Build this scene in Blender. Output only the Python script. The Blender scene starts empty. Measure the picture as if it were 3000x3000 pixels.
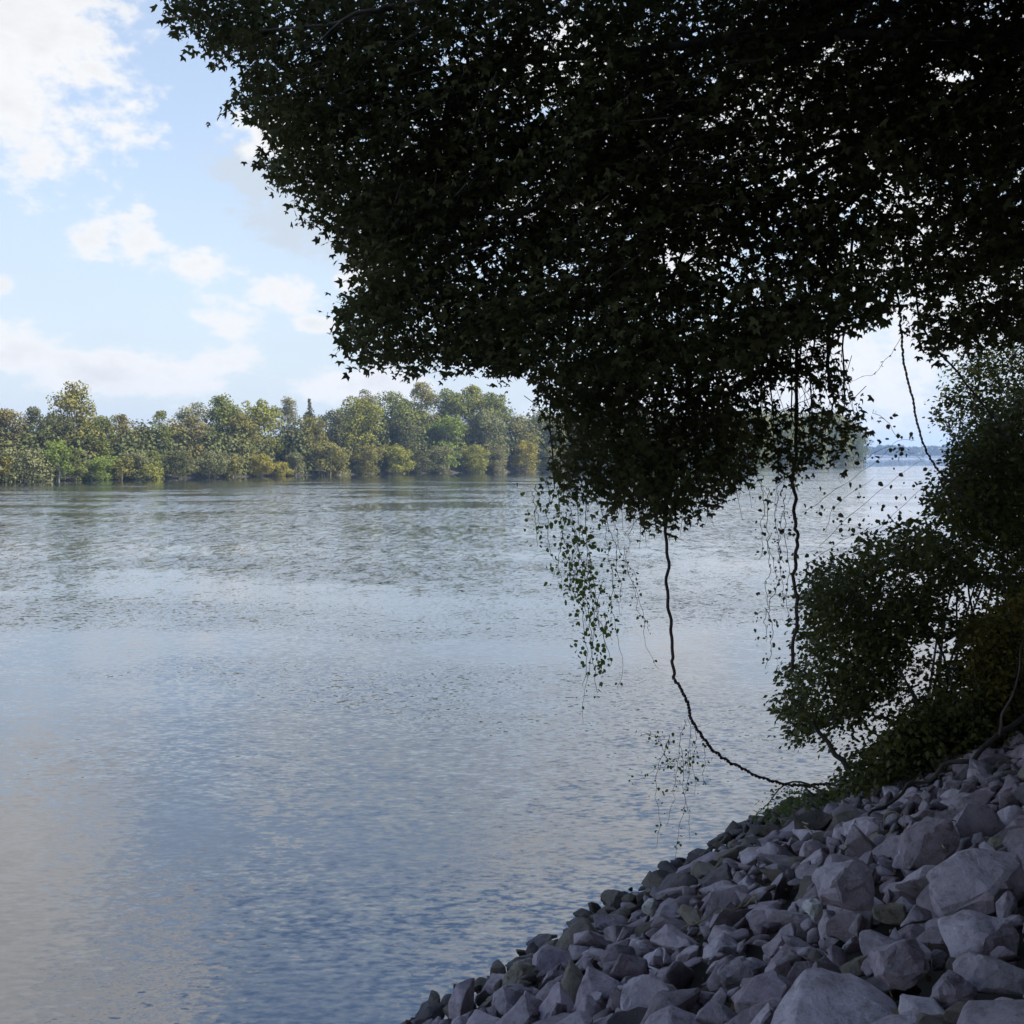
import bpy, bmesh, math, random
import numpy as np
from mathutils import Vector, Matrix, Quaternion, Euler
from mathutils import noise as mnoise3

S = bpy.context.scene
C = S.collection
R = math.radians
rng = np.random.default_rng(7)
random.seed(7)

# ------------------------------------------------------------------ camera
F = 3217.0          # focal length in pixels of the 3000 px photograph
HZ = 1335.0         # horizon row
H = 4.5             # eye height above the river
cam_d = bpy.data.cameras.new('camera')
cam = bpy.data.objects.new('camera', cam_d); C.objects.link(cam)
cam.location = (0, 0, H); cam.rotation_euler = (R(90), 0, 0)
cam_d.sensor_width = 36; cam_d.lens = 36 * F / 3000; cam_d.shift_y = -(1500 - HZ) / 3000
cam_d.clip_start = 0.05; cam_d.clip_end = 20000
S.camera = cam

# ------------------------------------------------------------------ exposure
S.view_settings.view_transform = 'Standard'; S.view_settings.look = 'None'
S.view_settings.gamma = 1; S.view_settings.use_curve_mapping = False
S.view_settings.exposure = 1.35
S.cycles.max_bounces = 8; S.cycles.diffuse_bounces = 3; S.cycles.transparent_max_bounces = 8
S.cycles.volume_bounces = 0

# ------------------------------------------------------------------ sun
SUN_AZ, SUN_EL = R(102), R(47)
sd = Vector((math.cos(SUN_EL) * math.sin(SUN_AZ), math.cos(SUN_EL) * math.cos(SUN_AZ), math.sin(SUN_EL)))
sun_d = bpy.data.lights.new('sun', 'SUN'); sun_d.energy = 4.8; sun_d.angle = R(0.53); sun_d.color = (1, .95, .86)
sun = bpy.data.objects.new('sun', sun_d); C.objects.link(sun)
sun.location = (20, 0, 40); sun.rotation_euler = (-sd).to_track_quat('-Z', 'Y').to_euler()

# ------------------------------------------------------------------ world: sky and clouds
W = bpy.data.worlds.new('World'); S.world = W; W.use_nodes = True
nt = W.node_tree; nt.nodes.clear()
def N(t, **k):
    n = nt.nodes.new(t)
    for a, b in k.items(): setattr(n, a, b)
    return n
def L(a, b): nt.links.new(a, b)
def M(op, a, b=None, c=None, clamp=False):
    n = N('ShaderNodeMath', operation=op, use_clamp=clamp)
    for i, v in enumerate((a, b, c)):
        if v is None: continue
        if hasattr(v, 'is_output'): L(v, n.inputs[i])
        else: n.inputs[i].default_value = v
    return n.outputs[0]
def smooth(v, lo, hi):
    n = N('ShaderNodeMapRange', interpolation_type='SMOOTHSTEP')
    L(v, n.inputs['Value']); n.inputs['From Min'].default_value = lo; n.inputs['From Max'].default_value = hi
    return n.outputs[0]
tc = N('ShaderNodeTexCoord'); dirv = tc.outputs['Generated']
sx = N('ShaderNodeSeparateXYZ'); L(dirv, sx.inputs[0])
az = M('ARCTAN2', sx.outputs[0], sx.outputs[1]); el = M('ARCSINE', sx.outputs[2])
uv = N('ShaderNodeCombineXYZ'); L(az, uv.inputs[0]); L(el, uv.inputs[1])
def noise(scale, detail=6, rough=.55, off=(0, 0, 0), stretch=1.6):
    mp = N('ShaderNodeMapping'); L(dirv, mp.inputs[0]); mp.inputs['Scale'].default_value = (1, 1, stretch)
    mp.inputs['Location'].default_value = off
    n = N('ShaderNodeTexNoise'); L(mp.outputs[0], n.inputs['Vector'])
    n.inputs['Scale'].default_value = scale; n.inputs['Detail'].default_value = detail; n.inputs['Roughness'].default_value = rough
    return n.outputs['Fac']
def pix_dir(px, py):
    u, v = (px - 1500) / F, (HZ - py) / F
    return math.atan(u), math.atan(v * math.cos(math.atan(u)))
def field(clouds):
    acc = None
    for a0, e0, sa, se in clouds:
        n = N('ShaderNodeVectorMath', operation='MULTIPLY_ADD'); L(uv.outputs[0], n.inputs[0])
        n.inputs[1].default_value = (1 / sa, 1 / se, 0); n.inputs[2].default_value = (-a0 / sa, -e0 / se, 0)
        l = N('ShaderNodeVectorMath', operation='LENGTH'); L(n.outputs[0], l.inputs[0])
        acc = l.outputs['Value'] if acc is None else M('SMOOTH_MIN', acc, l.outputs['Value'], .25)
    return M('SUBTRACT', 1.0, acc)
def cl(px, py, rx, ry):
    a, e = pix_dir(px, py); return (a, e, rx / F, ry / F)
white = [cl(10, 110, 430, 425), cl(-60, -250, 620, 420), cl(-420, 300, 480, 420), cl(260, -420, 420, 260),
         cl(270, 705, 110, 100), cl(400, 710, 130, 95), cl(600, 765, 150, 70), cl(830, 860, 135, 85), cl(660, 935, 150, 75),
         cl(80, 1030, 190, 100), cl(280, 1095, 260, 90), cl(480, 1090, 220, 90), cl(640, 1050, 150, 70), cl(1040, 1120, 260, 80),
         cl(800, 390, 170, 90), cl(1080, 810, 120, 70), cl(-60, 840, 100, 50), cl(910, 945, 90, 30),
         cl(1640, 170, 340, 200), cl(1980, 760, 300, 140), cl(2350, 1050, 500, 170), cl(2700, 640, 260, 120), cl(2600, 170, 300, 130),
         cl(1480, -120, 320, 90), cl(2400, 350, 800, 330), cl(2850, 800, 700, 260), cl(2100, 1180, 700, 130), cl(3300, 200, 700, 500), cl(1800, 560, 420, 200)]
rr = random.Random(3)
for i in range(26):     # the same broken cumulus goes on round the rest of the sky
    a = R(rr.uniform(42, 318)); a = a - 2 * math.pi if a > math.pi else a
    e = R(rr.choice((4, 8, 13, 20, 28, 38, 50)) + rr.uniform(-3, 3))
    w = rr.uniform(.08, .26) * (0.7 + e)
    white.append((a, e, w / max(.35, math.cos(e)), w * .45))
grey = [cl(900, 500, 260, 190), cl(1050, 640, 330, 170), cl(1250, 480, 300, 240)]
n1 = noise(16, 8, .58); n2 = noise(46, 6, .6, (3, 1, 2)); nb = noise(5, 3, .5, (7, 2, 5))
nz = M('ADD', M('MULTIPLY', M('SUBTRACT', n1, .5), 2.3), M('MULTIPLY', M('SUBTRACT', n2, .5), 1.25))
fw = M('ADD', field(white), nz)
mask = smooth(fw, .09, .64)
fg = M('ADD', field(grey), M('MULTIPLY', nz, .8))
gmask = M('MULTIPLY', smooth(fg, -.05, .38), .92)
# thin veil that thickens towards the horizon
hi = smooth(el, .37, .56)      # clear deep blue overhead, paler towards the horizon
veil = M('SUBTRACT', M('ADD', .45, M('MULTIPLY', smooth(M('ADD', M('MULTIPLY', el, -3.0), M('MULTIPLY', nb, .5)), -.75, .25), .45)), M('MULTIPLY', hi, .45))
sky = N('ShaderNodeTexSky', sky_type='NISHITA', sun_disc=False, sun_elevation=SUN_EL, sun_rotation=SUN_AZ,
        air_density=1.0, dust_density=1.0, ozone_density=1.4, altitude=100)
def bg(color, strength):
    b = N('ShaderNodeBackground'); b.inputs['Strength'].default_value = strength
    if hasattr(color, 'is_output'): L(color, b.inputs['Color'])
    else: b.inputs['Color'].default_value = (*color, 1)
    return b
def mix(f, a, b):
    m = N('ShaderNodeMixShader')
    if hasattr(f, 'is_output'): L(f, m.inputs[0])
    else: m.inputs[0].default_value = f
    L(a.outputs[0], m.inputs[1]); L(b.outputs[0], m.inputs[2]); return m
ramp = N('ShaderNodeValToRGB')
core = M('ADD', M('MULTIPLY', M('SUBTRACT', fw, .5), .55), M('MULTIPLY', M('SUBTRACT', nb, .5), 1.2))
L(core, ramp.inputs[0])
ramp.color_ramp.elements[0].position = .0; ramp.color_ramp.elements[0].color = (.98, .985, .995, 1)
ramp.color_ramp.elements[1].position = .75; ramp.color_ramp.elements[1].color = (.74, .76, .80, 1)
skyb = bg(sky.outputs[0], .1)
v1 = mix(veil, skyb, bg((.83, .91, 1.0), .335))
g1 = mix(gmask, v1, bg((.77, .86, .96), .335))
w1 = mix(mask, g1, bg(ramp.outputs[0], .385))
out = N('ShaderNodeOutputWorld'); L(w1.outputs[0], out.inputs['Surface'])

# ------------------------------------------------------------------ helpers
def P(px, py, D): return np.array(((px - 1500) / F * D, D, H + (HZ - py) / F * D))
def proj(V):
    return np.stack((1500 + V[:, 0] / V[:, 1] * F, HZ - (V[:, 2] - H) / V[:, 1] * F), 1)
def unit(v): return v / np.maximum(np.linalg.norm(v, axis=-1, keepdims=True), 1e-9)
def mesh_np(name, V, faces_list):
    """faces_list: arrays (n,k) of vertex indices."""
    me = bpy.data.meshes.new(name)
    V = np.asarray(V, np.float32)
    faces_list = [np.asarray(f, np.int32) for f in faces_list if len(f)]
    nl = sum(f.size for f in faces_list); nf = sum(len(f) for f in faces_list)
    me.vertices.add(len(V)); me.vertices.foreach_set('co', V.ravel())
    me.loops.add(nl); me.loops.foreach_set('vertex_index', np.concatenate([f.ravel() for f in faces_list]))
    tot = np.concatenate([np.full(len(f), f.shape[1], np.int32) for f in faces_list])
    me.polygons.add(nf); me.polygons.foreach_set('loop_start', np.concatenate(([0], np.cumsum(tot)[:-1])).astype(np.int32))
    me.polygons.foreach_set('loop_total', tot)
    me.update(calc_edges=True); me.validate()
    return me
def link(name, me, m=None, parent=None, smooth_=False):
    o = bpy.data.objects.new(name, me); C.objects.link(o)
    if m is not None and not me.materials: me.materials.append(m)
    if parent is not None: o.parent = parent
    if smooth_: me.polygons.foreach_set('use_smooth', np.ones(len(me.polygons), bool))
    return o
def tag(o, label=None, cat=None, group=None, kind=None):
    if label: o['label'] = label
    if cat: o['category'] = cat
    if group: o['group'] = group
    if kind: o['kind'] = kind
    return o
def thing(name, loc, label, cat, group=None):
    o = bpy.data.objects.new(name, None); C.objects.link(o); o.location = tuple(float(v) for v in loc); o.empty_display_size = .2
    return tag(o, label, cat, group)
def rel(root, V): return np.asarray(V) - np.array(root.location)
class Geo:
    def __init__(s): s.V = []; s.F = []; s.n = 0
    def add(s, V, Fc):
        s.V.append(np.asarray(V, float)); s.F.append(np.asarray(Fc, int) + s.n); s.n += len(V)
    def build(s, name, m, root, smooth_=True, kind=None, local=False):
        byk = {}
        for f in s.F: byk.setdefault(f.shape[1], []).append(f)
        V = np.concatenate(s.V)
        if root is not None and not local: V = rel(root, V)
        me = mesh_np(name, V, [np.concatenate(v) for v in byk.values()])
        o = link(name, me, m, root, smooth_)
        if kind: o['kind'] = kind
        return o
def catmull(pts, n):
    pts = np.asarray(pts, float); q = np.vstack((2 * pts[0] - pts[1], pts, 2 * pts[-1] - pts[-2]))
    out = []
    for i in range(1, len(q) - 2):
        t = np.linspace(0, 1, n, endpoint=False)[:, None]
        a, b, c, d = q[i - 1], q[i], q[i + 1], q[i + 2]
        out.append(.5 * (2 * b + (c - a) * t + (2 * a - 5 * b + 4 * c - d) * t ** 2 + (3 * b - a - 3 * c + d) * t ** 3))
    out.append(q[-2][None]); return np.vstack(out)
def tube(pts, rad, k=6):
    pts = np.asarray(pts, float); n = len(pts)
    rad = np.interp(np.linspace(0, 1, n), np.linspace(0, 1, len(np.atleast_1d(rad))), np.atleast_1d(rad)) if np.size(rad) != n else np.asarray(rad)
    T = unit(np.gradient(pts, axis=0)); up = np.array((.31, .92, .23)); up = up / np.linalg.norm(up)
    A = unit(np.cross(T, up)); B = np.cross(T, A)
    th = np.arange(k) * 2 * math.pi / k
    V = pts[:, None] + rad[:, None, None] * (np.cos(th)[None, :, None] * A[:, None] + np.sin(th)[None, :, None] * B[:, None])
    V = V.reshape(-1, 3)
    i = np.arange(n - 1)[:, None] * k; j = np.arange(k)[None]; j2 = (j + 1) % k
    Fq = np.stack((i + j, i + j2, i + k + j2, i + k + j), -1).reshape(-1, 4)
    return V, Fq
def wobble(pts, amp, seed):
    r = np.random.default_rng(seed); w = r.normal(0, amp, pts.shape)
    for _ in range(2): w[1:-1] = (w[:-2] + w[1:-1] * 2 + w[2:]) / 4
    w[0] = 0; w[-1] = 0; return pts + w
def inside(poly, p):
    poly = np.asarray(poly, float); x, y = p[:, 0], p[:, 1]; res = np.zeros(len(p), bool)
    x1, y1 = poly[:, 0], poly[:, 1]; x2, y2 = np.roll(x1, -1), np.roll(y1, -1)
    for a, b, c, d in zip(x1, y1, x2, y2):
        if b == d: continue
        res ^= ((b > y) != (d > y)) & (x < (c - a) * (y - b) / (d - b) + a)
    return res
# leaf outlines: (verts (k,3), quads)
def lobed(angles, lens, wid):
    V = []; Q = []
    for a, l in zip(angles, lens):
        c, s = math.cos(R(a)), math.sin(R(a)); b = len(V)
        for x, y, z in ((0, 0, 0), (-wid, .45 * l, .03), (0, l, -.14), (wid, .45 * l, .03)):
            V.append((x * c - y * s, x * s + y * c, z))
        Q.append((b, b + 1, b + 2, b + 3))
    return np.array(V), np.array(Q)
PALM = lobed((0, 62, -62), (1, .85, .85), .25)
OVAL = (np.array(((0, 0, 0), (-.3, .45, .05), (0, 1, -.08), (.3, .45, .05))), np.array(((0, 1, 2, 3),)))
CLUMP = (np.array(((-.5, -.35, 0), (.45, -.5, .06), (.55, .4, 0), (-.4, .5, .06))), np.array(((0, 1, 2, 3),)))
def leaves(pos, d, nrm, size, shape):
    V0, Q0 = shape
    d = unit(d); nrm = unit(nrm - (nrm * d).sum(1, keepdims=True) * d); sd_ = np.cross(d, nrm)
    V = pos[:, None] + size[:, None, None] * (V0[None, :, 0:1] * sd_[:, None] + V0[None, :, 1:2] * d[:, None] + V0[None, :, 2:3] * nrm[:, None])
    Q = (np.arange(len(pos)) * len(V0))[:, None, None] + Q0[None]
    return V.reshape(-1, 3), Q.reshape(-1, 4)

# ------------------------------------------------------------------ materials
def mat(name):
    m = bpy.data.materials.new(name); m.use_nodes = True; t = m.node_tree
    p = t.nodes['Principled BSDF']; return m, t, p
def mnoise(t, scale, detail=4, coord='Object', rough=.55, vec=(1, 1, 1)):
    tcn = t.nodes.new('ShaderNodeTexCoord'); mp = t.nodes.new('ShaderNodeMapping'); mp.inputs['Scale'].default_value = vec
    if coord == 'World':
        g = t.nodes.new('ShaderNodeNewGeometry'); t.links.new(g.outputs['Position'], mp.inputs[0])
    else: t.links.new(tcn.outputs[coord], mp.inputs[0])
    n = t.nodes.new('ShaderNodeTexNoise'); t.links.new(mp.outputs[0], n.inputs['Vector'])
    n.inputs['Scale'].default_value = scale; n.inputs['Detail'].default_value = detail; n.inputs['Roughness'].default_value = rough
    return n.outputs['Fac']
def mramp(t, fac, stops):
    r = t.nodes.new('ShaderNodeValToRGB'); t.links.new(fac, r.inputs[0])
    e = r.color_ramp.elements
    while len(e) < len(stops): e.new(.5)
    for i, (p, c) in enumerate(stops): e[i].position = p; e[i].color = (*c, 1)
    return r.outputs[0]
def leaf_mat(name, c, var=.35, scale=3.0, trans=.25, rough=.55, spec=.3):
    m, t, p = mat(name); c = np.array(c)
    a = c * (1 - var); b = c * (1 + var) * np.array((1.05, 1.0, .9))
    col = mramp(t, mnoise(t, scale, 5, 'World'), ((.3, tuple(a)), (.7, tuple(b))))
    t.links.new(col, p.inputs['Base Color']); p.inputs['Roughness'].default_value = rough
    p.inputs['Specular IOR Level'].default_value = spec
    if trans > 0:
        tr = t.nodes.new('ShaderNodeBsdfTranslucent'); t.links.new(col, tr.inputs[0])
        mx = t.nodes.new('ShaderNodeMixShader'); mx.inputs[0].default_value = trans
        t.links.new(p.outputs[0], mx.inputs[1]); t.links.new(tr.outputs[0], mx.inputs[2])
        t.links.new(mx.outputs[0], t.nodes['Material Output'].inputs['Surface'])
    return m
def bark_mat(name, c, scale=8):
    m, t, p = mat(name); c = np.array(c)
    f = mnoise(t, scale, 6, 'Object', .65, (1, 1, .3))
    t.links.new(mramp(t, f, ((.3, tuple(c * .55)), (.7, tuple(c * 1.3)))), p.inputs['Base Color'])
    p.inputs['Roughness'].default_value = .9
    b = t.nodes.new('ShaderNodeBump'); b.inputs['Strength'].default_value = .6; b.inputs['Distance'].default_value = .02
    t.links.new(f, b.inputs['Height']); t.links.new(b.outputs[0], p.inputs['Normal']); return m
BARK = bark_mat('grey_bark', (.10, .085, .075))
VINEB = bark_mat('vine_bark', (.085, .06, .055), 20)
FBARK = bark_mat('pale_bark', (.16, .14, .12), 3)

# ------------------------------------------------------------------ river bank plane
P0 = np.array((-1.0, 8.35)); ED = np.array((.623, .782)); EN = np.array((.782, -.623)); SL = .47
def shore_d(x, y): return (x - P0[0]) * EN[0] + (y - P0[1]) * EN[1]
def bank_z(x, y):
    d = shore_d(x, y); z = SL * np.minimum(d, 8.2) + .05 * np.maximum(d - 8.2, 0)
    return np.maximum(z, -1.2)
def bank_hit(px, py):
    u, v = (px - 1500) / F, (HZ - py) / F
    # H + v t = SL*(shore_d(u t, t))
    k = u * EN[0] + EN[1]; c = -(P0[0] * EN[0] + P0[1] * EN[1])
    t = (SL * c - H) / (v - SL * k); return np.array((u * t, t, H + v * t))

# ------------------------------------------------------------------ water
def make_water():
    m, t, p = mat('river_water')
    g = t.nodes.new('ShaderNodeNewGeometry'); sp = t.nodes.new('ShaderNodeSeparateXYZ'); t.links.new(g.outputs['Position'], sp.inputs[0])
    def mm(op, a, b):
        n = t.nodes.new('ShaderNodeMath'); n.operation = op
        for i, v in enumerate((a, b)):
            if hasattr(v, 'is_output'): t.links.new(v, n.inputs[i])
            else: n.inputs[i].default_value = v
        return n.outputs[0]
    def mr(v, a, b, c, d):
        n = t.nodes.new('ShaderNodeMapRange'); n.interpolation_type = 'SMOOTHSTEP'; t.links.new(v, n.inputs[0])
        for i, q in enumerate((a, b, c, d)): n.inputs[i + 1].default_value = q
        return n.outputs[0]
    patch = mnoise(t, .085, 3, 'World', .6, (.6, 1.0, 1))
    amp = mr(patch, .40, .60, .26, 1.0)
    sh = mm('SUBTRACT', sp.outputs[1], mm('MULTIPLY', sp.outputs[0], 1.25))
    calm = mr(sh, 226, 262, 1.0, .03)
    def slope(scale, detail, vec, a):
        f = mnoise(t, scale, detail, 'World', .55, vec); n = f.node
        sub = t.nodes.new('ShaderNodeVectorMath'); sub.operation = 'SUBTRACT'; t.links.new(n.outputs['Color'], sub.inputs[0]); sub.inputs[1].default_value = (.5, .5, .5)
        sc = t.nodes.new('ShaderNodeVectorMath'); sc.operation = 'SCALE'; t.links.new(sub.outputs[0], sc.inputs[0])
        if hasattr(a, 'is_output'): t.links.new(a, sc.inputs['Scale'])
        else: sc.inputs['Scale'].default_value = a
        return sc.outputs[0]
    def vadd(a, b):
        n = t.nodes.new('ShaderNodeVectorMath'); n.operation = 'ADD'; t.links.new(a, n.inputs[0]); t.links.new(b, n.inputs[1]); return n.outputs[0]
    y = sp.outputs[1]
    S1 = slope(13.0, 3, (.6, 1.2, 1), .62)                        # centimetre ripples
    S2 = slope(3.4, 2, (.7, 1.2, 1), .22)                          # hand-wide wavelets
    S3 = slope(1.5, 2, (1.5, .55, 1), mr(y, 14, 45, .02, .24))     # groups of wavelets
    S4 = slope(3.0, 2, (1.3, .15, 1), mr(y, 35, 100, .0, .25))
    bias = t.nodes.new('ShaderNodeCombineXYZ'); t.links.new(mr(y, 25, 120, .0, -.038), bias.inputs[1])   # wavelets lean towards this bank
    tot = vadd(vadd(vadd(S1, S2), vadd(S3, S4)), bias.outputs[0])
    sc = t.nodes.new('ShaderNodeVectorMath'); sc.operation = 'SCALE'; t.links.new(tot, sc.inputs[0]); t.links.new(mm('MULTIPLY', amp, calm), sc.inputs['Scale'])
    ml = t.nodes.new('ShaderNodeVectorMath'); ml.operation = 'MULTIPLY_ADD'; t.links.new(sc.outputs[0], ml.inputs[0]); ml.inputs[1].default_value = (1, 1, 0); ml.inputs[2].default_value = (0, 0, 1)
    nn = t.nodes.new('ShaderNodeVectorMath'); nn.operation = 'NORMALIZE'; t.links.new(ml.outputs[0], nn.inputs[0]); t.links.new(nn.outputs[0], p.inputs['Normal'])
    p.inputs['Base Color'].default_value = (.009, .015, .027, 1)
    p.inputs['Roughness'].default_value = .04; p.inputs['IOR'].default_value = 2.5
    p.inputs['Coat Weight'].default_value = .35; p.inputs['Coat IOR'].default_value = 2.0; p.inputs['Coat Roughness'].default_value = .04; t.links.new(nn.outputs[0], p.inputs['Coat Normal'])
    V = np.array(((-3600, -300, 0), (3600, -300, 0), (3600, 3900, 0), (-3600, 3900, 0)), float)
    me = mesh_np('river', V, [np.array(((0, 1, 2, 3),))])
    return tag(link('river', me, m), kind='structure')
make_water()

# ------------------------------------------------------------------ far bank land + distant wood
SHORE = [(-300, 1438), (0, 1412), (400, 1405), (750, 1396), (1100, 1389), (1500, 1383), (2000, 1374), (2300, 1367), (2540, 1361)]
def shore_pt(px, back=0.0):
    py = np.interp(px, [a for a, b in SHORE], [b for a, b in SHORE]); D = H * F / (py - HZ) + back
    return np.array(((px - 1500) / F * D, D, 0.0))
m_soil, t_, p_ = mat('river_soil')
t_.links.new(mramp(t_, mnoise(t_, 1.5, 5, 'World'), ((.3, (.02, .018, .013)), (.7, (.038, .032, .024)))), p_.inputs['Base Color']); p_.inputs['Roughness'].default_value = 1
def far_bank():
    pxs = np.linspace(-700, 2532, 60); rows = []
    r = np.random.default_rng(5)
    for back, z in ((-.6, -.4), (1.2, .02), (5, .9), (40, 1.6), (160, 2.2)):
        rows.append([shore_pt(max(px, -300) , back) + np.array((px + 300 if px < -300 else 0, 0, 0)) * .15 + np.array((r.normal(0, .3), 0, z + r.normal(0, .08))) for px in pxs])
    V = np.array(rows).reshape(-1, 3); n = len(pxs)
    i = np.arange(4)[:, None] * n; j = np.arange(n - 1)[None]
    Q = np.stack((i + j, i + j + 1, i + n + j + 1, i + n + j), -1).reshape(-1, 4)
    tag(link('far_bank', mesh_np('far_bank', V, [Q]), m_soil, None, True), kind='structure')
far_bank()
def far_wood():
    r = np.random.default_rng(11); m = leaf_mat('far_wood_leaves', (.045, .065, .03), .35, .05, 0)
    pos = []; nr = []
    for k in range(420):
        px = r.uniform(1200, 3500); D = r.uniform(1750, 1900) - max(0, px - 2700) * .5
        ht = r.uniform(15, 22) + (5 if px > 2700 else 0) + 3 * math.sin(px * .02); R0 = r.uniform(6, 12)
        c = P(px, HZ, D); n = 90
        v = unit(r.normal(0, 1, (n, 3))); v[:, 2] = np.abs(v[:, 2]) * 1.0 - .3
        pos.append(np.array((c[0], D, ht * .5)) + v * np.array((R0, R0, ht * .5)) ); nr.append(v + r.normal(0, .4, (n, 3)))
    pos = np.concatenate(pos); pos[:, 2] = np.maximum(pos[:, 2], .5); nr = np.concatenate(nr)
    V, Q = leaves(pos, r.normal(0, 1, pos.shape), nr, r.uniform(3.5, 6, len(pos)), CLUMP)
    tag(link('distant_wood', mesh_np('distant_wood', V, [Q]), m), 'hazy blue line of woods far upriver beyond the point', 'woods', kind='stuff')
    V = np.array(((-400, 1990, -.5), (1700, 1500, -.5), (3500, 1400, -.5), (3500, 3800, 6), (-400, 3800, 6)), float)
    tag(link('far_shore', mesh_np('far_shore', V, [np.array(((0, 1, 2, 3, 4),))]), m_soil), kind='structure')
far_wood()

# ------------------------------------------------------------------ trees on the far bank
COL = dict(dark=(.068, .080, .038), green=(.105, .130, .040), olive=(.140, .145, .048), yellow=(.185, .180, .042), pale=(.14, .15, .075),
           bright=(.115, .165, .040), grey=(.118, .135, .068), brown=(.135, .130, .056), lime=(.160, .180, .046))
FM = {k: leaf_mat('far_leaves_' + k, np.array(v) * np.array((1.08, 1, .95)), .26, .35, .2, .8, .04) for k, v in COL.items()}
def far_tree(px, top, hw, col, back, label, cat, name, group, seed, sparse=1.0, low=.12, spire=False):
    r = np.random.default_rng(seed); b = shore_pt(px, back); gz = .05 + min(max(back, 0), 5) * .15
    D = b[1]; ztop = H + (HZ - top) / F * D; Ht = ztop - gz; Rw = hw / F * D
    root = thing(name, (b[0], D, gz), label, cat, group)
    nc = int(34 + 40 * min(1.6, Ht / 14)); cen = []; cr = []
    prof_ = lambda h: (1.06 - h) if spire else math.sqrt(max(.05, 1 - ((h - .42) / .6) ** 2))
    lobes = []
    for k in range(0 if spire else int(r.integers(5, 9))):
        h = r.uniform(.18, .82); a = r.uniform(0, 2 * math.pi); q = Rw * prof_(h) * r.uniform(.3, .65); lobes.append((q * math.cos(a), q * math.sin(a), h * Ht, Rw * r.uniform(.3, .55)))
    for k in range(nc):
        if lobes and r.uniform() < .5:
            x, y_, z, lr = lobes[int(r.integers(len(lobes)))]; v = unit(r.normal(0, 1, 3) + np.array((0, 0, .2))) * lr * r.uniform(.5, 1.05)
            rc = lr * r.uniform(.28, .62); cen.append((x + v[0], y_ + v[1], min(max(z + v[2], low * Ht), Ht - rc * .6))); cr.append(rc); continue
        h = r.uniform(low, .97) ** .85
        rc = Rw * r.uniform(.16, .42) if not spire else Rw * .5 * (1.1 - h)
        a = r.uniform(0, 2 * math.pi); q = math.sqrt(r.uniform(.1, 1)); rad = max(0, Rw * prof_(h) * r.uniform(.6, 1.1) - rc * .7) * q
        cen.append((rad * math.cos(a), rad * math.sin(a) * .9, h * Ht - (rc * .6 if h > .8 else 0))); cr.append(rc)
    cen = np.array(cen); cr = np.array(cr)
    ls = min(.34, max(.2, Rw * .05)); per = np.clip((5.5 * (cr / ls) ** 2 * sparse), 16, 160).astype(int)
    idx = np.repeat(np.arange(nc), per); n = len(idx)
    v = unit(r.normal(0, 1, (n, 3)) + np.array((0, 0, .25))); rad = r.uniform(.62, 1.08, n)[:, None]
    pos = cen[idx] + v * rad * cr[idx][:, None] * np.array((1, 1, .82)); pos[:, 2] = np.clip(pos[:, 2], -.3, None)
    nr = v + r.normal(0, .26, (n, 3))
    V, Q = leaves(pos, r.normal(0, 1, (n, 3)), nr, r.uniform(.6, 1.25, n) * ls, CLUMP)
    o = link('crown', mesh_np('crown', V, [Q]), FM[col], root); o['kind'] = 'stuff'
    g = Geo(); tr = max(.06, Ht * .016)
    tp = np.array(((0, 0, -.5), (.05 * Rw, 0, Ht * .25), (-.04 * Rw, .02 * Rw, Ht * .5), (.02 * Rw, 0, Ht * .85)))
    g.add(*tube(catmull(tp, 3), (tr * 1.4, tr, tr * .7, tr * .2), 6)); g.build('trunk', FBARK, root, local=True)
    gl = Geo()
    for k in r.choice(nc, 7, replace=False):
        s = tp[0] + (tp[3] - tp[0]) * r.uniform(.2, .5) * np.array((.3, .3, 1))
        gl.add(*tube(catmull((s, (s + cen[k]) / 2 + np.array((0, 0, -.05 * Ht)), cen[k]), 3), (tr * .5, tr * .12), 4))
    gl.build('limbs', FBARK, root, local=True)
    return root
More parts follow.
